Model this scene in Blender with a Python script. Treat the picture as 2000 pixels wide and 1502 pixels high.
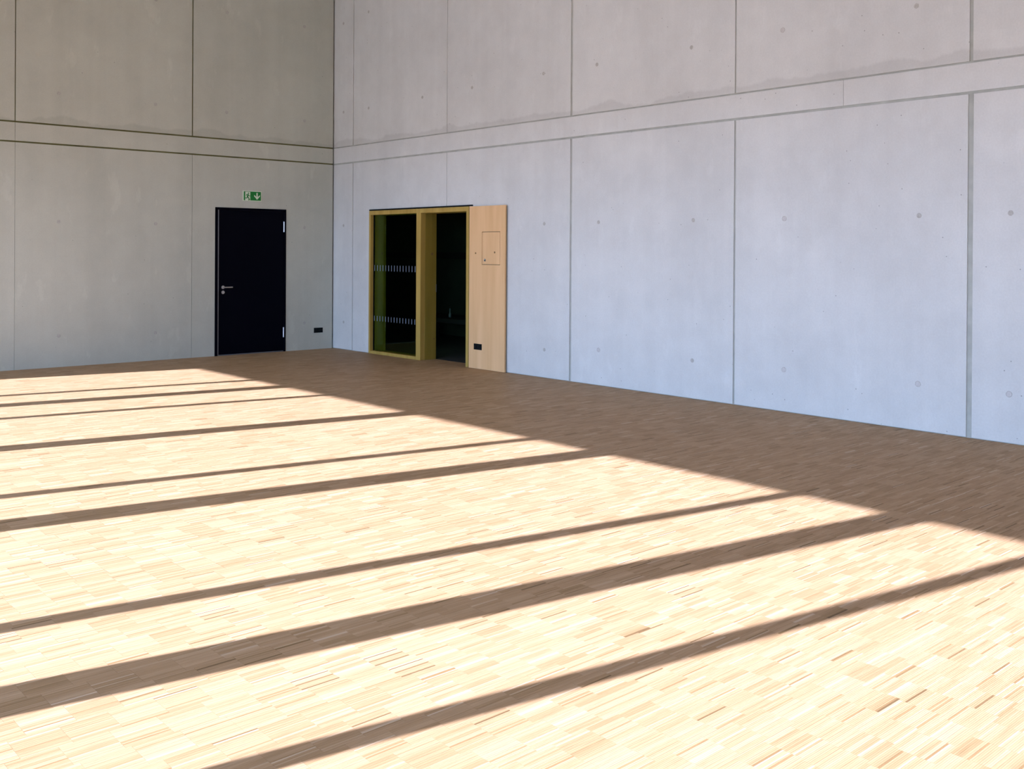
import bpy, math, random
import numpy as np
from mathutils import Vector, Matrix

random.seed(7); rng = np.random.default_rng(11)
scene = bpy.context.scene
for o in list(bpy.data.objects): bpy.data.objects.remove(o)
col = scene.collection

# ------------------------------------------------------------------ camera
YAW, PITCH, ROLL = 0.83878, -0.003183, 0.005785
cam_data = bpy.data.cameras.new('camera')
cam_data.sensor_width = 36.0
cam_data.lens = 1951.3 * 36.0 / 2000.0
cam_data.shift_y = -(751.0 - 496.8) / 2000.0
cam_data.clip_start = 0.05; cam_data.clip_end = 300
cam = bpy.data.objects.new('camera', cam_data); col.objects.link(cam)
fw = Vector((math.cos(YAW) * math.cos(PITCH), math.sin(YAW) * math.cos(PITCH), math.sin(PITCH)))
rt = Vector((math.sin(YAW), -math.cos(YAW), 0)); up = rt.cross(fw)
r2 = math.cos(ROLL) * rt + math.sin(ROLL) * up
u2 = math.cos(ROLL) * up - math.sin(ROLL) * rt
CAM = Vector((-9.028, -14.549, 1.65))
cam.matrix_world = Matrix(((r2.x, u2.x, -fw.x, CAM.x), (r2.y, u2.y, -fw.y, CAM.y), (r2.z, u2.z, -fw.z, CAM.z), (0, 0, 0, 1)))
scene.camera = cam

# ------------------------------------------------------------------ room constants (metres)
XW = -10.1            # glazed facade plane
YR = -19.0            # rear wall
HC = 6.4              # ceiling
HEAD = 3.1            # window head
SUN_SLOPE, SUN_TAN = -0.19, HEAD / (7.22 * math.sqrt(1 + 0.19 ** 2))

# ------------------------------------------------------------------ sky, sun, exposure
world = bpy.data.worlds.new('sky'); scene.world = world; world.use_nodes = True
nt = world.node_tree; nt.nodes.clear()
tc = nt.nodes.new('ShaderNodeTexCoord'); sx = nt.nodes.new('ShaderNodeSeparateXYZ'); nt.links.new(tc.outputs['Generated'], sx.inputs[0])
grad = nt.nodes.new('ShaderNodeValToRGB'); ge = grad.color_ramp.elements      # clear blue sky, paler and brighter towards the horizon
ge[0].position = 0.0; ge[0].color = (0.47, 0.64, 1.0, 1); ge[1].position = 1.0; ge[1].color = (0.20, 0.26, 0.42, 1)
g2 = ge.new(0.25); g2.color = (0.33, 0.45, 0.74, 1); g3 = ge.new(0.55); g3.color = (0.33, 0.40, 0.58, 1)
bg = nt.nodes.new('ShaderNodeBackground'); bg.inputs['Strength'].default_value = 14.8
out = nt.nodes.new('ShaderNodeOutputWorld')
nt.links.new(sx.outputs[2], grad.inputs[0]); nt.links.new(grad.outputs[0], bg.inputs[0]); nt.links.new(bg.outputs[0], out.inputs[0])

sd = bpy.data.lights.new('sun', 'SUN'); sd.energy = 32.0; sd.angle = math.radians(0.53); sd.color = (1.0, 0.955, 1.22)
sun = bpy.data.objects.new('sun', sd); col.objects.link(sun)
sun.location = (-30, 4, 14)
sun.rotation_euler = Vector((1, SUN_SLOPE, -SUN_TAN * math.sqrt(1 + SUN_SLOPE ** 2))).to_track_quat('-Z', 'Y').to_euler()

pd = bpy.data.lights.new('window_portal', 'AREA'); pd.shape = 'RECTANGLE'; pd.size = 19.0; pd.size_y = HEAD
pd.cycles.is_portal = True
portal = bpy.data.objects.new('window_portal', pd); col.objects.link(portal)
portal.location = (XW - 0.2, YR / 2, HEAD / 2)
portal.matrix_world = Matrix(((0, 0, -1, XW - 0.2), (1, 0, 0, YR / 2), (0, 1, 0, HEAD / 2), (0, 0, 0, 1))) @ Matrix.Identity(4)

scene.view_settings.view_transform = 'Standard'
scene.view_settings.look = 'None'
scene.view_settings.gamma = 1.0
scene.view_settings.use_curve_mapping = False
scene.view_settings.exposure = 0.0
scene.cycles.use_denoising = True
scene.cycles.max_bounces = 7; scene.cycles.diffuse_bounces = 5; scene.cycles.glossy_bounces = 3; scene.cycles.transmission_bounces = 3
scene.cycles.use_adaptive_sampling = True; scene.cycles.adaptive_threshold = 0.05; scene.cycles.adaptive_min_samples = 16
scene.cycles.caustics_reflective = False; scene.cycles.caustics_refractive = False

# ------------------------------------------------------------------ materials
def new_mat(name):
    m = bpy.data.materials.new(name); m.use_nodes = True
    return m, m.node_tree, m.node_tree.nodes['Principled BSDF']
def node(t, kind, **kw):
    n = t.nodes.new(kind)
    for k, v in kw.items(): setattr(n, k, v)
    return n
def plain(name, rgb, rough=0.5, metal=0.0, spec=0.5, noise=0.0, nscale=20):
    m, t, b = new_mat(name)
    b.inputs['Base Color'].default_value = (*rgb, 1); b.inputs['Roughness'].default_value = rough
    b.inputs['Metallic'].default_value = metal; b.inputs['Specular IOR Level'].default_value = spec
    if noise:
        g = node(t, 'ShaderNodeNewGeometry'); n = node(t, 'ShaderNodeTexNoise'); n.inputs['Scale'].default_value = nscale
        n.inputs['Detail'].default_value = 4
        r = node(t, 'ShaderNodeValToRGB')
        r.color_ramp.elements[0].position = 0.3; r.color_ramp.elements[1].position = 0.7
        r.color_ramp.elements[0].color = (*[c * (1 - noise) for c in rgb], 1); r.color_ramp.elements[1].color = (*[min(1, c * (1 + noise)) for c in rgb], 1)
        t.links.new(g.outputs['Position'], n.inputs['Vector']); t.links.new(n.outputs['Fac'], r.inputs['Fac']); t.links.new(r.outputs['Color'], b.inputs['Base Color'])
    return m

def concrete(name, base, streak=0.5, blotch=0.0, pores=1.0):
    """cast concrete: mottling, vertical run streaks, pale blotches, air pores, cement smear above the band joint"""
    m, t, b = new_mat(name); L = t.links.new
    b.inputs['Roughness'].default_value = 0.75; b.inputs['Specular IOR Level'].default_value = 0.25
    g = node(t, 'ShaderNodeNewGeometry'); P = g.outputs['Position']
    def mapped(sc):
        mp = node(t, 'ShaderNodeMapping'); mp.inputs['Scale'].default_value = sc; L(P, mp.inputs['Vector']); return mp.outputs[0]
    def noise(vec, scale, detail=4, rough=0.55):
        n = node(t, 'ShaderNodeTexNoise'); n.inputs['Scale'].default_value = scale; n.inputs['Detail'].default_value = detail; n.inputs['Roughness'].default_value = rough
        L(vec, n.inputs['Vector']); return n.outputs['Fac']
    def ramp(fac, p0, p1, a, c):
        r = node(t, 'ShaderNodeMapRange'); r.interpolation_type = 'SMOOTHSTEP'
        for k, v in zip((1, 2, 3, 4), (p0, p1, a, c)): r.inputs[k].default_value = v
        L(fac, r.inputs[0]); return r.outputs[0]
    def mul(a, c):
        n = node(t, 'ShaderNodeMath', operation='MULTIPLY')
        for i, v in enumerate((a, c)):
            if isinstance(v, (int, float)): n.inputs[i].default_value = v
            else: L(v, n.inputs[i])
        return n.outputs[0]
    f = ramp(noise(P, 0.55, 5), 0.3, 0.7, 0.95, 1.04)
    f = mul(f, ramp(noise(P, 3.0, 6, 0.65), 0.3, 0.7, 0.97, 1.03))
    f = mul(f, ramp(noise(mapped((3.2, 3.2, 0.12)), 1.0, 4), 0.3, 0.7, 1 - 0.045 * streak, 1 + 0.035 * streak))
    f = mul(f, ramp(noise(P, 60, 3), 0.3, 0.7, 0.975, 1.02))
    if blotch:
        f = mul(f, ramp(noise(mapped((2.6, 2.6, 1.1)), 1.3, 5, 0.6), 0.60, 0.66, 1.0, 1.0 + blotch))
    # air pores: small dark pits, denser towards the top of a lift
    v = node(t, 'ShaderNodeTexVoronoi'); v.inputs['Scale'].default_value = 9.0; L(P, v.inputs['Vector'])
    sep = node(t, 'ShaderNodeSeparateColor'); L(v.outputs['Color'], sep.inputs[0])
    keep = ramp(sep.outputs[0], 0.78, 0.80, 0, 1)
    dot = ramp(v.outputs['Distance'], 0.035, 0.065, 1, 0)
    pit = mul(mul(keep, dot), 0.5 * pores)
    inv = node(t, 'ShaderNodeMath', operation='SUBTRACT'); inv.inputs[0].default_value = 1; L(pit, inv.inputs[1])
    f = mul(f, inv.outputs[0])
    # grey cement smear with a ragged upper edge just over the upper band joint
    sx = node(t, 'ShaderNodeSeparateXYZ'); L(P, sx.inputs[0])
    wob = noise(mapped((0.9, 0.9, 0.02)), 1.2, 6, 0.6)
    hgt = node(t, 'ShaderNodeMath', operation='MULTIPLY_ADD'); L(wob, hgt.inputs[0]); hgt.inputs[1].default_value = -0.42; hgt.inputs[2].default_value = 0.13
    zz = node(t, 'ShaderNodeMath', operation='ADD'); L(sx.outputs[2], zz.inputs[0]); L(hgt.outputs[0], zz.inputs[1])
    low = ramp(zz.outputs[0], 3.345, 3.385, 1, 0)
    above = ramp(sx.outputs[2], 3.366, 3.367, 0, 1)
    smear = mul(mul(low, above), 0.11)
    inv2 = node(t, 'ShaderNodeMath', operation='SUBTRACT'); inv2.inputs[0].default_value = 1; L(smear, inv2.inputs[1])
    f = mul(f, inv2.outputs[0])
    mix = node(t, 'ShaderNodeVectorMath', operation='SCALE'); mix.inputs[0].default_value = base; L(f, mix.inputs['Scale'])
    L(mix.outputs[0], b.inputs['Base Color'])
    bump = node(t, 'ShaderNodeBump'); bump.inputs['Strength'].default_value = 0.12; bump.inputs['Distance'].default_value = 0.01
    L(noise(P, 14, 6, 0.6), bump.inputs['Height']); L(bump.outputs[0], b.inputs['Normal'])
    return m

def wood(name, a, c, scale=1.0, rough=0.5):
    m, t, b = new_mat(name); L = t.links.new
    b.inputs['Roughness'].default_value = rough; b.inputs['Specular IOR Level'].default_value = 0.35
    g = node(t, 'ShaderNodeNewGeometry'); mp = node(t, 'ShaderNodeMapping'); mp.inputs['Scale'].default_value = (9 * scale, 9 * scale, 0.7 * scale)
    L(g.outputs['Position'], mp.inputs[0])
    n = node(t, 'ShaderNodeTexNoise'); n.inputs['Scale'].default_value = 1.0; n.inputs['Detail'].default_value = 6; n.inputs['Distortion'].default_value = 0.6
    L(mp.outputs[0], n.inputs['Vector'])
    r = node(t, 'ShaderNodeValToRGB'); r.color_ramp.elements[0].position = 0.32; r.color_ramp.elements[1].position = 0.68
    r.color_ramp.elements[0].color = (*a, 1); r.color_ramp.elements[1].color = (*c, 1)
    L(n.outputs['Fac'], r.inputs[0]); L(r.outputs[0], b.inputs['Base Color'])
    return m

def parquet_mat(name):
    m, t, b = new_mat(name); L = t.links.new
    b.inputs['Roughness'].default_value = 0.5; b.inputs['Specular IOR Level'].default_value = 0.05
    at = node(t, 'ShaderNodeAttribute'); at.attribute_name = 'tone'
    r = node(t, 'ShaderNodeValToRGB'); e = r.color_ramp.elements
    e[0].position = 0.0; e[0].color = (0.15, 0.095, 0.044, 1)
    e[1].position = 1.0; e[1].color = (0.57, 0.46, 0.335, 1)
    for p, cc in ((0.12, (0.28, 0.182, 0.086, 1)), (0.45, (0.385, 0.256, 0.140, 1)), (0.75, (0.445, 0.312, 0.184, 1))):
        x = e.new(p); x.color = cc
    L(at.outputs['Fac'], r.inputs[0])
    g = node(t, 'ShaderNodeNewGeometry'); mp = node(t, 'ShaderNodeMapping'); mp.inputs['Scale'].default_value = (8, 160, 1)
    L(g.outputs['Position'], mp.inputs[0])
    n = node(t, 'ShaderNodeTexNoise'); n.inputs['Scale'].default_value = 1.0; n.inputs['Detail'].default_value = 3; L(mp.outputs[0], n.inputs['Vector'])
    mr = node(t, 'ShaderNodeMapRange'); mr.inputs[1].default_value = 0.3; mr.inputs[2].default_value = 0.7; mr.inputs[3].default_value = 0.90; mr.inputs[4].default_value = 1.08
    L(n.outputs['Fac'], mr.inputs[0])
    sc = node(t, 'ShaderNodeVectorMath', operation='SCALE'); L(r.outputs[0], sc.inputs[0]); L(mr.outputs[0], sc.inputs['Scale'])
    L(sc.outputs[0], b.inputs['Base Color'])
    return m

def pane_mat(name, tint, gloss, rough=0.0):
    m = bpy.data.materials.new(name); m.use_nodes = True; t = m.node_tree; t.nodes.clear(); L = t.links.new
    tr = node(t, 'ShaderNodeBsdfTransparent'); tr.inputs[0].default_value = (*tint, 1)
    gl = node(t, 'ShaderNodeBsdfGlossy'); gl.inputs['Roughness'].default_value = rough; gl.inputs[0].default_value = (1, 1, 1, 1)
    fr = node(t, 'ShaderNodeFresnel'); fr.inputs['IOR'].default_value = 1.45
    k = node(t, 'ShaderNodeMath', operation='MULTIPLY'); k.inputs[1].default_value = gloss; L(fr.outputs[0], k.inputs[0])
    mx = node(t, 'ShaderNodeMixShader'); L(k.outputs[0], mx.inputs[0]); L(tr.outputs[0], mx.inputs[1]); L(gl.outputs[0], mx.inputs[2])
    o = node(t, 'ShaderNodeOutputMaterial'); L(mx.outputs[0], o.inputs[0]); return m

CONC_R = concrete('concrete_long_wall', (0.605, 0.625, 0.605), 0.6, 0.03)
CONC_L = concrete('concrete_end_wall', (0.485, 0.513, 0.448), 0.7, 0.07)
CONC_X = concrete('concrete_plain', (0.66, 0.655, 0.645))
JOINT = plain('joint_mortar', (0.40, 0.42, 0.38), 0.9, noise=0.12, nscale=8)
JOINT_SHADED = plain('joint_mortar_shaded', (0.15, 0.145, 0.055), 0.9, noise=0.2, nscale=5)  # same mortar, with the end wall's weaker light put into the colour
PLUG = plain('tie_plug_grey', (0.42, 0.42, 0.39), 0.85, noise=0.15, nscale=60)
PLUG2 = plain('tie_plug_pale', (0.53, 0.525, 0.51), 0.85, noise=0.08, nscale=60)
PARQ = parquet_mat('oak_parquet')
SUB = plain('parquet_groove', (0.10, 0.06, 0.025), 0.9)
BLACK = plain('black_lacquer', (0.0015, 0.0018, 0.0055), 0.6, spec=0.05)
BLACKP = plain('black_plastic', (0.004, 0.006, 0.007), 0.5, spec=0.12)
STEEL = plain('brushed_steel', (0.62, 0.63, 0.64), 0.32, 1.0)
ALU = plain('grey_aluminium', (0.22, 0.24, 0.27), 0.4, 0.6)
FRAME = wood('frame_oak', (0.37, 0.245, 0.05), (0.48, 0.335, 0.085))
LINING = wood('lining_ply', (0.24, 0.175, 0.025), (0.31, 0.225, 0.04))
BOARD = wood('birch_board', (0.69, 0.43, 0.205), (0.78, 0.51, 0.26), 0.8)
BOARDGAP_SHADE = plain('board_gap_shade', (0.05, 0.045, 0.015), 0.8)  # near-black colour stands in for shade in the gap behind the board
KNOT = plain('screw_plug', (0.20, 0.12, 0.04), 0.7)
GLASS = pane_mat('tinted_glass', (0.72, 0.84, 0.62), 0.10)
CLEAR = pane_mat('clear_glass', (0.93, 0.95, 0.95), 0.6)
DASH = plain('etched_dash', (0.22, 0.28, 0.36), 0.6)
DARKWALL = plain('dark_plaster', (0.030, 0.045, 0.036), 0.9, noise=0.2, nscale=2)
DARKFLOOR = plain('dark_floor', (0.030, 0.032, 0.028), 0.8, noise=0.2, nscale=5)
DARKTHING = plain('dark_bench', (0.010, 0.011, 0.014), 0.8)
BOTTLE = plain('pale_bottle', (0.22, 0.30, 0.36), 0.3)
GREEN = plain('sign_green', (0.0, 0.19, 0.025), 0.5)
SIGNW = plain('sign_white', (0.66, 0.76, 0.60), 0.5)
GREYMETAL = plain('facade_metal', (0.12, 0.12, 0.12), 0.5, 0.3)
PAVING = plain('pale_paving', (0.48, 0.465, 0.43), 0.9, noise=0.12, nscale=0.7)
CEIL = plain('ceiling_white', (0.75, 0.745, 0.73), 0.9, noise=0.04, nscale=1)

# ------------------------------------------------------------------ mesh helpers
BOXF = ((0, 3, 2, 1), (4, 5, 6, 7), (0, 1, 5, 4), (1, 2, 6, 5), (2, 3, 7, 6), (3, 0, 4, 7))
class MB:
    def __init__(s): s.v = []; s.f = []
    def box(s, x0, x1, y0, y1, z0, z1):
        x0, x1 = min(x0, x1), max(x0, x1); y0, y1 = min(y0, y1), max(y0, y1); z0, z1 = min(z0, z1), max(z0, z1)
        n = len(s.v)
        s.v += [(x0, y0, z0), (x1, y0, z0), (x1, y1, z0), (x0, y1, z0), (x0, y0, z1), (x1, y0, z1), (x1, y1, z1), (x0, y1, z1)]
        s.f += [tuple(n + i for i in q) for q in BOXF]; return s
    def cyl(s, c, axis, r0, r1, length, seg=24):
        """frustum from c along axis (unit vector) ; r0 at the start, r1 at the end"""
        a = Vector(axis); p = a.orthogonal().normalized(); q = a.cross(p); n = len(s.v); c = Vector(c)
        for k, r in ((0, r0), (length, r1)):
            for i in range(seg):
                w = 2 * math.pi * i / seg
                s.v.append(tuple(c + a * k + p * (r * math.cos(w)) + q * (r * math.sin(w))))
        s.f += [(n + i, n + (i + 1) % seg, n + seg + (i + 1) % seg, n + seg + i) for i in range(seg)]
        s.f += [tuple(n + i for i in range(seg))[::-1], tuple(n + seg + i for i in range(seg))]; return s
    def lathe(s, c, prof, seg=20):
        n = len(s.v); k = len(prof)
        for r, z in prof:
            for i in range(seg):
                w = 2 * math.pi * i / seg; s.v.append((c[0] + r * math.cos(w), c[1] + r * math.sin(w), c[2] + z))
        for j in range(k - 1):
            for i in range(seg):
                s.f.append((n + j * seg + i, n + j * seg + (i + 1) % seg, n + (j + 1) * seg + (i + 1) % seg, n + (j + 1) * seg + i))
        s.f += [tuple(n + i for i in range(seg))[::-1], tuple(n + (k - 1) * seg + i for i in range(seg))]; return s
    def prism(s, pts, d):
        """polygon (3-D points) extruded by vector d"""
        n = len(s.v); k = len(pts); d = Vector(d)
        s.v += [tuple(p) for p in pts] + [tuple(Vector(p) + d) for p in pts]
        s.f += [tuple(range(n, n + k)), tuple(range(n + k, n + 2 * k))[::-1]] + [(n + i, n + k + i, n + k + (i + 1) % k, n + (i + 1) % k) for i in range(k)]
        return s
    def build(s, name, mat, parent=None, bevel=0.0, smooth=False):
        me = bpy.data.meshes.new(name); me.from_pydata(s.v, [], s.f); me.update()
        import bmesh
        bm = bmesh.new(); bm.from_mesh(me); bmesh.ops.recalc_face_normals(bm, faces=bm.faces); bm.to_mesh(me); bm.free()
        me.materials.append(mat)
        if smooth: me.polygons.foreach_set('use_smooth', [True] * len(me.polygons))
        o = bpy.data.objects.new(name, me); col.objects.link(o)
        if parent is not None: o.parent = parent
        if bevel:
            bv = o.modifiers.new('bevel', 'BEVEL'); bv.width = bevel; bv.segments = 2; bv.limit_method = 'ANGLE'
        return o
def tag(o, label=None, cat=None, group=None, kind=None):
    if label: o['label'] = label
    if cat: o['category'] = cat
    if group: o['group'] = group
    if kind: o['kind'] = kind
    return o
def struct(o): o['kind'] = 'structure'; return o
def empty(name, loc):
    o = bpy.data.objects.new(name, None); col.objects.link(o); o.location = loc; o.empty_display_size = 0.1; return o
def child_of(o, p):
    """keep world coordinates that were baked into the mesh"""
    o.parent = p; o.matrix_parent_inverse = Matrix.Translation(-p.location); return o
def cut(rect, hole):
    """rect (a0,a1,z0,z1) minus hole -> list of rects"""
    a0, a1, z0, z1 = rect; h0, h1, k0, k1 = hole
    if h1 <= a0 or h0 >= a1 or k1 <= z0 or k0 >= z1: return [rect]
    r = []
    if h0 > a0: r.append((a0, h0, z0, z1))
    if h1 < a1: r.append((h1, a1, z0, z1))
    m0, m1 = max(a0, h0), min(a1, h1)
    if k1 < z1: r.append((m0, m1, k1, z1))
    if k0 > z0: r.append((m0, m1, z0, k0))
    return r

# ------------------------------------------------------------------ floor: slab, end-grain strip parquet in small blocks
floor = struct(MB().box(XW - 0.3, 0.28, YR - 0.3, 0.0, -0.20, -0.006).build('floor', SUB))
LW, LL, NB = 0.0076, 0.165, 20          # strip width, strip length, strips in a block
BWID = LW * NB
VARS = 64
def block_mesh(tones, dz, full=True):
    n = len(tones); v = []; f = []; tv = []
    for i in range(n):
        y0, y1, z = i * LW + 0.00025, (i + 1) * LW - 0.00025, dz[i]; k = len(v)
        v += [(0.0003, y0, z), (LL - 0.0003, y0, z), (LL - 0.0003, y1, z), (0.0003, y1, z),
              (0.0003, y0, -0.006), (LL - 0.0003, y0, -0.006), (LL - 0.0003, y1, -0.006), (0.0003, y1, -0.006)]
        f += [(k, k + 1, k + 2, k + 3), (k + 4, k + 5, k + 1, k), (k + 6, k + 7, k + 3, k + 2)]
        if full: f += [(k + 5, k + 6, k + 2, k + 1), (k + 7, k + 4, k, k + 3)]
        tv += [tones[i]] * 8
    return v, f, tv
def tones_for():
    base = rng.normal(0.50, 0.055); t = []
    while len(t) < NB:
        run = int(rng.integers(1, 5)); w = base + rng.normal(0, 0.10)
        q = rng.random()
        if q < 0.09: w = rng.uniform(0.02, 0.24); run = 1
        elif q < 0.17: w = rng.uniform(0.74, 0.92); run = 1
        t += [w] * run
    return np.clip(np.array(t[:NB]) + rng.normal(0, 0.045, NB), 0, 1)
variants = []
for k in range(VARS):
    v, f, tv = block_mesh(tones_for(), rng.uniform(-0.0004, 0.0, NB))
    variants.append((np.array(v), f, np.array(tv)))
def variant_object_mesh(k):
    v, f, tv = variants[k]; me = bpy.data.meshes.new('parquet_block'); me.from_pydata(v.tolist(), [], f)
    at = me.attributes.new('tone', 'FLOAT', 'POINT'); at.data.foreach_set('value', tv.astype(np.float32)); me.materials.append(PARQ); return me
blocks = []
y = 0.0; row = 0
HOLE2 = (-3.54, -2.46)                  # doorway: the parquet runs on through the wall
while y > YR:
    off = float(rng.uniform(0, LL))
    yb = y - BWID
    n = int((-0.0 - XW) / LL) + 2
    through = yb > HOLE2[0] - 0.16 and yb + BWID < HOLE2[1] + 0.10
    for i in range(-2, n):
        x = -0.002 - LL * (i + 1) + off
        if x < XW - 0.1 or x > (0.27 if through else -0.006): continue
        blocks.append((x, yb, int(rng.integers(VARS))))
    y = yb
# which blocks show largest: project every centre
C = np.array([(b[0] + LL / 2, b[1] + BWID / 2, 0) for b in blocks]) - np.array(CAM)
dz_ = C @ np.array(fw); px = 1000 + 1951.3 * (C @ np.array(r2)) / np.maximum(dz_, 0.01); py = 496.8 - 1951.3 * (C @ np.array(u2)) / np.maximum(dz_, 0.01)
inview = (dz_ > 0.3) & (px > 0) & (px < 2000) & (py > 0) & (py < 1502)
order = np.argsort(np.where(inview, dz_, 1e6))
near = set(order[:300].tolist())
vm = {}
for i in sorted(near):
    x, yb, k = blocks[i]
    if k not in vm: vm[k] = variant_object_mesh(k)
    o = bpy.data.objects.new('parquet_block', vm[k]); col.objects.link(o); o.location = (x, yb, 0); o.parent = floor
VV = []; FF = []; TT = []; n0 = 0
for i, (x, yb, k) in enumerate(blocks):
    if i in near: continue
    v, f, tv = variants[k]; VV.append(v + np.array((x, yb, 0))); FF.append(np.array(f).reshape(NB, 5, 4)[:, :3].reshape(-1, 4) + n0); TT.append(tv); n0 += len(v)
VV = np.concatenate(VV); FF = np.concatenate(FF); TT = np.concatenate(TT)
me = bpy.data.meshes.new('parquet_field'); me.vertices.add(len(VV)); me.vertices.foreach_set('co', VV.astype(np.float32).ravel())
me.loops.add(FF.size); me.loops.foreach_set('vertex_index', FF.astype(np.int32).ravel())
me.polygons.add(len(FF)); me.polygons.foreach_set('loop_start', (np.arange(len(FF)) * 4).astype(np.int32)); me.update(calc_edges=True); me.validate(); me.shade_flat()
at = me.attributes.new('tone', 'FLOAT', 'POINT'); at.data.foreach_set('value', TT.astype(np.float32)); me.materials.append(PARQ)
o = bpy.data.objects.new('parquet_field', me); col.objects.link(o); o.parent = floor; o['kind'] = 'stuff'

# ------------------------------------------------------------------ concrete walls
T, TR = 0.022, 0.012        # panels stand this far in front of the joint mortar
Z_LO, Z_B0, Z_B1, Z_UP = 3.088, 3.108, 3.354, 3.374
DOOR1 = (-2.125, -0.900, 0.0, 2.305)
OPEN2 = (-3.595, -1.075, 0.0, 2.285)

# end wall (plane y = 0)
wb = MB()
for r in cut((XW - 0.15, -0.024, -0.2, HC), DOOR1): wb.box(r[0], r[1], T, 0.22, r[2], r[3])
wb.box(XW - 0.15, 0.3, 0.22, 0.40, -0.2, HC)
wall_left = struct(wb.build('wall_left', JOINT_SHADED))
def panel_L(a0, a1, z0, z1):
    m = MB()
    for r in cut((a0, a1, z0, z1), DOOR1): m.box(r[0], r[1], 0.0, T, r[2], r[3])
    m.build('concrete_panel', CONC_L, wall_left)
ej = [(-0.024, 0), (-2.497, 0.009), (-5.0, 0.006), (-7.5, 0.010), (XW - 0.15, 0)]
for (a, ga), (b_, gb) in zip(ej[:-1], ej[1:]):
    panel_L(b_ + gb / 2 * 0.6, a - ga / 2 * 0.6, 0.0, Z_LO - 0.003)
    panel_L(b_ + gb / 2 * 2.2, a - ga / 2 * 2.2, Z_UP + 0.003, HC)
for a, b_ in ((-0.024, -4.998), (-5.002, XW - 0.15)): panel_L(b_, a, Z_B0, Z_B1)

# long wall (plane x = 0)
D2 = 0.28        # wall depth at the doorway
wb = MB()
for r in cut((YR - 0.3, 0.22, -0.2, HC), (OPEN2[0], OPEN2[1], -0.3, OPEN2[3])): wb.box(TR, D2, r[0], r[1], r[2], r[3])
wall_right = struct(wb.build('wall_right', JOINT))
def panel_R(a0, a1, z0, z1):
    m = MB()
    for r in cut((a0, a1, z0, z1), OPEN2): m.box(0.0, TR, r[0], r[1], r[2], r[3])
    m.build('concrete_panel', CONC_R, wall_right)
rj = [(0.02, 0, 0), (-0.583, 0.020, 0.018), (-3.068, 0.008, 0.008), (-5.616, 0.034, 0.034), (-8.108, 0.024, 0.018), (-10.636, 0.050, 0.034), (-13.14, 0.02, 0.02), (-15.65, 0.03, 0.03), (YR, 0, 0)]
for (a, gl, gu), (b_, hl, hu) in zip(rj[:-1], rj[1:]):
    panel_R(b_ + hl / 2, a - gl / 2, 0.008, Z_LO - 0.008)
    panel_R(b_ + hu / 2, a - gu / 2, Z_UP + 0.002, HC)
for a, b_ in ((0.02, -9.385), (-9.388, YR)): panel_R(b_, a, Z_B0 - 0.002, Z_B1 + 0.004)

# filled formwork tie holes
def tie(wall, a, z, r, side, style):
    m = MB()
    ax = (0, -1, 0) if side == 'L' else (-1, 0, 0)
    c = (a, 0.0, z) if side == 'L' else (0.0, a, z)
    m.cyl(c, ax, r, r * 0.94, 0.0015, 24)
    p = m.build('tie_plug', PLUG if style else PLUG2, wall)
    if not style:       # pale plug with a dark ring around it
        g = MB(); n = 28; A = Vector(ax); U = Vector((1, 0, 0)) if side == 'L' else Vector((0, 1, 0)); W = Vector((0, 0, 1)); c = Vector(c)
        for k, (ra, h) in enumerate(((r * 1.14, 0.0), (r * 1.14, 0.0012), (r * 0.94, 0.0018), (r * 0.94, 0.0))):
            for i in range(n):
                t_ = 2 * math.pi * i / n; g.v.append(tuple(c + A * h + U * (ra * math.cos(t_)) + W * (ra * math.sin(t_))))
        for k in range(3):
            for i in range(n): g.f.append((k * n + i, k * n + (i + 1) % n, (k + 1) * n + (i + 1) % n, (k + 1) * n + i))
        g.build('tie_ring', PLUG, p)
for a, z in ((-0.577, 5.33), (-1.94, 5.34), (-3.07, 5.34), (-4.43, 5.34), (-4.438, 3.806), (-3.069, 3.793), (-1.941, 3.785), (-0.568, 3.779), (-4.43, 2.024), (-3.06, 2.026), (-0.558, 2.02), (-4.424, 0.435), (-3.053, 0.409), (-0.549, 0.448), (-5.57, 3.80), (-5.57, 2.02), (-5.57, 0.43)):
    tie(wall_left, a, z, 0.026, 'L', True)
for a, z, s in ((-0.27, 5.426, 1), (-0.284, 3.949, 1), (-1.013, 5.492, 1), (-1.028, 3.941, 1), (-2.466, 3.955, 1), (-3.635, 3.963, 1), (-5.097, 3.975, 1), (-6.052, 3.963, 1), (-7.508, 3.96, 1), (-8.692, 3.965, 0), (-10.125, 3.959, 1), (-11.2, 3.96, 1),
             (-5.128, 2.011, 1), (-6.094, 2.014, 1), (-7.549, 2.011, 1), (-8.726, 2.004, 0), (-10.164, 2.003, 1), (-10.984, 2.007, 1), (-12.4, 2.0, 1),
             (-5.142, 0.367, 1), (-6.107, 0.439, 0), (-7.547, 0.432, 1), (-8.732, 0.437, 0), (-10.165, 0.436, 0), (-10.982, 0.431, 0), (-0.302, 2.06, 1), (-0.318, 0.455, 1)):
    tie(wall_right, a, z, 0.024, 'R', bool(s))

struct(MB().box(XW - 0.3, D2, YR - 0.3, YR, -0.2, HC).build('wall_rear', CONC_X))
struct(MB().box(XW - 0.3, D2, YR - 0.3, 0.4, HC, HC + 0.25).build('ceiling', CEIL))
# facade: concrete above the glazing
struct(MB().box(XW - 0.15, XW + 0.15, YR, 0.0, HEAD, HC).build('wall_window', CONC_X))
struct(MB().box(-120, XW - 0.15, -90, 70, -0.45, -0.15).build('ground', PAVING))

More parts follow.
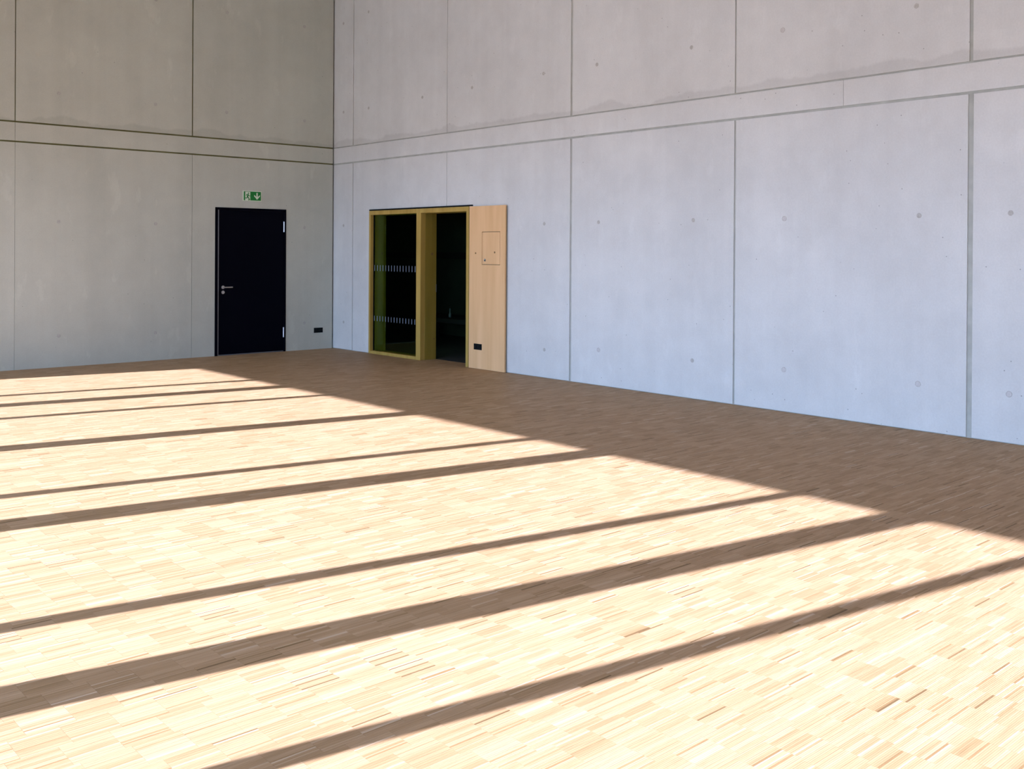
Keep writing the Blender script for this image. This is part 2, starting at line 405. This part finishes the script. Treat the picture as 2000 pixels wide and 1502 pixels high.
# glazing bays: deep posts at the bay lines, slim mullions between
thick = [-2.40, -4.98, -7.58, -10.21, -12.82, -15.43, -18.04]
thin = [-1.62, -3.33, -6.79, -9.41, -11.135, -13.70, -16.30]
edges = sorted([(0.0, 0.0, 0)] + [(t, 0.215 if t > -7 else 0.245, 1) for t in thick] + [(t, 0.108, 2) for t in thin] + [(YR, 0.0, 0)], reverse=True)
nwin = 1; bay = None
for (a, wa, ka), (b_, wb_, kb) in zip(edges[:-1], edges[1:]):
    if bay is None:
        bay = struct(empty('window_%d' % nwin, (XW, a, 0))); nwin += 1
    y1, y0 = a - wa / 2, b_ + wb_ / 2
    child_of(MB().box(XW - 0.012, XW + 0.012, y0, y1, 0.0, HEAD).build('pane', CLEAR), bay)
    if kb == 1: child_of(MB().box(XW - 0.13, XW + 0.13, b_ - wb_ / 2, b_ + wb_ / 2, -0.15, HEAD).build('post', GREYMETAL), bay); bay = None
    elif kb == 2: child_of(MB().box(XW - 0.07, XW + 0.07, b_ - wb_ / 2, b_ + wb_ / 2, 0.0, HEAD).build('mullion', GREYMETAL), bay)
struct(MB().box(XW - 0.16, XW + 0.06, YR, 0.0, -0.2, 0.0).build('trim_1', GREYMETAL))

# ------------------------------------------------------------------ dark room behind the doorway
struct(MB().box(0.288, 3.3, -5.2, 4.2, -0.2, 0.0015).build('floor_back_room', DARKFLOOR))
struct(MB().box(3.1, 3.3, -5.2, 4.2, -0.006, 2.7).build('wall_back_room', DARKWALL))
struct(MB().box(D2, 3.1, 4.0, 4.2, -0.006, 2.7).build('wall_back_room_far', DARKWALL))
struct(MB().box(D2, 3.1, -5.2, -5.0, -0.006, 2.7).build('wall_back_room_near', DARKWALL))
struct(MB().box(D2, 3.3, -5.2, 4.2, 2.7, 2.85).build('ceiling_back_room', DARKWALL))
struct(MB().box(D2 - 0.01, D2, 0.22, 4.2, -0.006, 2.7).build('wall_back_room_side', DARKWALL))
be = empty('low_bench', (2.35, 0.6, 0.0)); tag(be, 'dark low bench in the unlit room behind the doorway', 'bench')
child_of(MB().box(2.0, 2.75, -1.7, 2.9, 0.36, 0.44).build('bench_top', DARKTHING, bevel=0.006), be)
for yy in (-1.5, 0.6, 2.7): child_of(MB().box(2.06, 2.69, yy - 0.04, yy + 0.04, 0.0015, 0.36).build('leg', DARKTHING), be)
bo = empty('bottle', (2.3, -0.26, 0.44)); tag(bo, 'slim pale bottle on the bench in the dark room', 'bottle')
child_of(MB().lathe((2.3, -0.26, 0.44), [(0.020, 0), (0.023, 0.005), (0.023, 0.05), (0.018, 0.07), (0.011, 0.09), (0.010, 0.165)]).build('bottle_body', BOTTLE, smooth=True), bo)
child_of(MB().cyl((2.3, -0.26, 0.603), (0, 0, 1), 0.012, 0.012, 0.022, 16).build('cap', DARKTHING), bo)
sh = empty('wall_shelf', (3.0, 0.3, 1.56)); tag(sh, 'dark shelf on the back wall of the unlit room', 'shelf')
child_of(MB().box(2.85, 3.1, -2.4, 3.6, 1.50, 1.62).build('shelf_board', DARKTHING), sh)

# ------------------------------------------------------------------ black steel door in the end wall
d1 = struct(empty('door_1', (-1.51, 0.05, 0)))
fm = MB().box(-2.125, -2.080, -0.006, 0.12, 0, 2.305).box(-0.928, -0.900, -0.006, 0.12, 0, 2.305).box(-2.080, -0.928, -0.006, 0.12, 2.268, 2.305)
child_of(fm.build('door_frame', BLACK), d1)
leaf = child_of(MB().box(-2.056, -0.930, 0.012, 0.075, 0.014, 2.264).build('door_leaf', BLACK), d1)
child_of(MB().box(-2.080, -2.058, 0.006, 0.09, 0.0, 2.266).build('seal_strip', ALU), d1)
child_of(MB().box(-2.056, -0.930, 0.014, 0.07, -0.004, 0.012).build('threshold', ALU), d1)
child_of(MB().box(-2.125, -0.900, 0.12, 0.22, 0, 2.305).build('door_backing', BLACK), d1)
for z0, z1 in ((1.94, 2.108), (0.232, 0.394)):
    child_of(MB().cyl((-0.936, 0.000, z0), (0, 0, 1), 0.010, 0.010, z1 - z0, 16).build('hinge', STEEL, smooth=False), d1)
hd = MB().cyl((-1.985, 0.012, 1.062), (0, -1, 0), 0.026, 0.026, 0.008, 28).build('handle_rosette', STEEL); hd.parent = leaf
hl = MB().cyl((-1.985, 0.006, 1.062), (0, -1, 0), 0.009, 0.009, 0.058, 16).cyl((-1.994, -0.048, 1.062), (1, 0, 0), 0.0095, 0.0090, 0.142, 16).build('handle_lever', STEEL); hl.parent = leaf
lk = MB().cyl((-1.985, 0.012, 0.984), (0, -1, 0), 0.027, 0.025, 0.010, 28).cyl((-1.985, 0.004, 0.988), (0, -1, 0), 0.009, 0.009, 0.006, 16).build('lock_rosette', STEEL); lk.parent = leaf

# ------------------------------------------------------------------ exit sign over the black door
SX0, SX1, SZ0, SZ1 = -1.653, -1.357, 2.430, 2.570
es = empty('exit_sign', (-1.505, 0.0, SZ0)); tag(es, 'green emergency exit sign with running figure and down arrow above the black door', 'sign')
child_of(MB().box(SX0 - 0.011, SX1 + 0.011, -0.010, 0.0, SZ0 - 0.010, SZ1 + 0.010).build('sign_plate', SIGNW), es)
SU = lambda u, v, y: (SX0 + u * (SX1 - SX0), y, SZ1 - v * (SZ1 - SZ0))
def poly(m, pts, y, d=0.0012): return m.prism([SU(u, v, y) for u, v in pts], (0, -d, 0))
def stroke(m, pts, w, y):
    for (u0, v0), (u1, v1) in zip(pts[:-1], pts[1:]):
        dx, dy = (u1 - u0) * 2.11, (v1 - v0); l = math.hypot(dx, dy) or 1; nx, ny = -dy / l * w, dx / l * w; ex, ey = dx / l * w * 0.6, dy / l * w * 0.6
        poly(m, [(u0 + (nx - ex) / 2.11, v0 + ny - ey), (u1 + (nx + ex) / 2.11, v1 + ny + ey), (u1 - (nx - ex) / 2.11, v1 - ny + ey), (u0 - (nx + ex) / 2.11, v0 - ny - ey)], y)
child_of(poly(MB(), [(0, 0), (1, 0), (1, 1), (0, 1)], -0.010).build('green_field', GREEN), es)
child_of(poly(MB(), [(0.085, 0.045), (0.375, 0.045), (0.375, 1.0), (0.085, 1.0)], -0.0112).build('doorway_symbol', SIGNW), es)
man = MB(); ym = -0.0124
poly(man, [(0.268 + 0.036 * math.cos(a), 0.205 + 0.076 * math.sin(a)) for a in [i * math.pi / 8 for i in range(16)]], ym)
stroke(man, [(0.248, 0.36), (0.212, 0.58)], 0.078, ym); stroke(man, [(0.235, 0.335), (0.160, 0.345), (0.138, 0.47)], 0.034, ym)
stroke(man, [(0.262, 0.35), (0.305, 0.47), (0.365, 0.505)], 0.034, ym); stroke(man, [(0.222, 0.60), (0.285, 0.76), (0.325, 0.92), (0.275, 0.955)], 0.046, ym)
stroke(man, [(0.205, 0.60), (0.185, 0.73), (0.095, 0.745)], 0.044, ym)
child_of(man.build('running_figure', GREEN), es)
arw = MB(); stroke(arw, [(0.772, 0.17), (0.772, 0.72)], 0.080, -0.0112)
poly(arw, [(0.605, 0.36), (0.605, 0.52), (0.772, 0.90), (0.772, 0.66)], -0.0114); poly(arw, [(0.940, 0.36), (0.940, 0.52), (0.772, 0.90), (0.772, 0.66)], -0.0114)
child_of(arw.build('down_arrow', SIGNW), es)

# ------------------------------------------------------------------ double sockets
def socket(side, a, z, x, label):
    w, h = 0.166, 0.083
    o = empty('power_socket', (a, 0, z) if side == 'L' else (x, a, z)); tag(o, label, 'socket', 'black double sockets')
    def B(a0, a1, d0, d1, z0, z1): return MB().box(a0, a1, -d1, -d0, z0, z1) if side == 'L' else MB().box(x - d1, x - d0, a0, a1, z0, z1)
    child_of(B(a - w / 2, a + w / 2, 0, 0.009, z - h / 2, z + h / 2).build('cover_plate', BLACKP, bevel=0.002), o)
    for s in (-1, 1):
        ca = a + s * 0.0395
        ax = (0, -1, 0) if side == 'L' else (-1, 0, 0); c = (ca, -0.009, z) if side == 'L' else (x - 0.009, ca, z)
        m = MB(); A = Vector(ax); U = Vector((1, 0, 0)) if side == 'L' else Vector((0, 1, 0)); n = 24
        for rr, hh in ((0.028, 0.0), (0.028, 0.0025), (0.021, 0.0025), (0.019, 0.0002)):
            for i in range(n):
                t_ = 2 * math.pi * i / n; m.v.append(tuple(Vector(c) + A * hh + U * (rr * math.cos(t_)) + Vector((0, 0, rr * math.sin(t_)))))
        for k in range(3):
            for i in range(n): m.f.append((k * n + i, k * n + (i + 1) % n, (k + 1) * n + (i + 1) % n, (k + 1) * n + i))
        m.f.append(tuple(3 * n + i for i in range(n)))
        child_of(m.build('socket_well', BLACKP), o)
socket('L', -0.291, 0.314, 0, 'black double socket low on the grey concrete beside the black door')
socket('R', -3.857, 0.312, -0.050, 'black double socket low on the pale wooden board')

# ------------------------------------------------------------------ glazed timber doorway in the long wall
d2 = struct(empty('door_2', (0.0, -2.34, 0)))
P2 = lambda m, name, mat, bevel=0.0: child_of(m.build(name, mat, bevel=bevel), d2)
P2(MB().box(-0.012, 0.075, -1.120, -1.075, 0.0, 2.283), 'left_jamb', FRAME, 0.002)
P2(MB().box(-0.012, 0.075, -3.592, -1.120, 2.216, 2.283), 'head_rail', FRAME, 0.002)
P2(MB().box(-0.012, 0.075, -2.348, -1.120, 0.0, 0.046), 'bottom_rail', FRAME, 0.002)
P2(MB().box(-0.012, 0.075, -2.460, -2.348, 0.0, 2.216), 'centre_post', FRAME, 0.002)
P2(MB().box(-0.012, 0.075, -3.592, -3.538, 0.0, 2.216), 'right_jamb', FRAME, 0.002)
P2(MB().box(0.075, 0.285, -1.128, -1.075, 0.0, 2.283), 'lining_board', LINING)
P2(MB().box(0.075, 0.285, -2.462, -2.350, 0.0, 2.216), 'lining_board', LINING)
P2(MB().box(0.075, 0.285, -3.592, -3.536, 0.0, 2.216), 'lining_board', LINING)
P2(MB().box(0.075, 0.285, -3.536, -1.128, 2.212, 2.283), 'lining_board', LINING)
P2(MB().box(0.075, 0.285, -2.350, -1.128, -0.006, 0.030), 'sill_board', LINING)
pane = P2(MB().box(0.048, 0.058, -2.350, -1.118, 0.044, 2.218), 'pane', GLASS)
gk = P2(MB().box(0.044, 0.062, -1.131, -1.120, 0.046, 2.216).box(0.044, 0.062, -2.348, -2.340, 0.046, 2.216), 'gasket', BLACKP)
for z0, z1 in ((1.322, 1.413), (0.522, 0.602)):
    for i in range(15):
        yc = -1.155 - 0.0776 * i
        o = MB().box(0.0465, 0.048, yc - 0.006, yc + 0.006, z0, z1).build('warning_dash', DASH); o.parent = pane
P2(MB().box(-0.024, 0.0, -3.672, -1.095, 2.284, 2.303), 'black_rail', BLACKP)
P2(MB().box(0.278, 0.288, -2.466, -2.462, 1.02, 1.14), 'strike_plate', ALU)
for yy in (-1.1285, -2.4625):
    P2(MB().cyl((0.205, yy, 1.60), (0, -1, 0), 0.020, 0.018, 0.002, 16), 'screw_plug', KNOT)
P2(MB().cyl((0.245, -2.4625, 0.31), (0, -1, 0), 0.012, 0.011, 0.002, 16), 'screw_plug', KNOT)

# ------------------------------------------------------------------ pale board beside the doorway
BX0, BX1 = -0.050, -0.026
HT = (-4.313, -3.931, 1.459, 1.918)
wp = empty('wooden_board', (-0.02, -4.0, 0)); tag(wp, 'pale plywood wall board with small locked hatch right of the glazed doorway', 'wall board')
m = MB()
for r in cut((-4.415, -3.655, 0.004, 2.277), HT): m.box(BX0, BX1, r[0], r[1], r[2], r[3])
child_of(m.build('board', BOARD), wp)
child_of(MB().box(BX0 + 0.001, BX1, HT[0] + 0.007, HT[1] - 0.007, HT[2] + 0.007, HT[3] - 0.007).build('hatch_door', BOARD), wp)
child_of(MB().box(BX1, -0.0005, -4.392, -3.665, 0.004, 2.265).build('shaded_batten', BOARDGAP_SHADE), wp)  # set-back sheet coloured as the shade behind the board and hatch
lk = child_of(MB().cyl((BX0 + 0.001, -3.995, 1.524), (-1, 0, 0), 0.020, 0.018, 0.006, 24).build('hatch_lock', STEEL), wp)
kh = MB().cyl((BX0 - 0.0052, -3.995, 1.518), (-1, 0, 0), 0.009, 0.009, 0.001, 16).build('keyhole', BLACKP); kh.parent = lk
for yy, zz in ((-3.795, 1.619), (-4.200, 1.632)):
    child_of(MB().cyl((BX0 + 0.001, yy, zz), (-1, 0, 0), 0.014, 0.013, 0.002, 16).build('screw_plug', KNOT), wp)
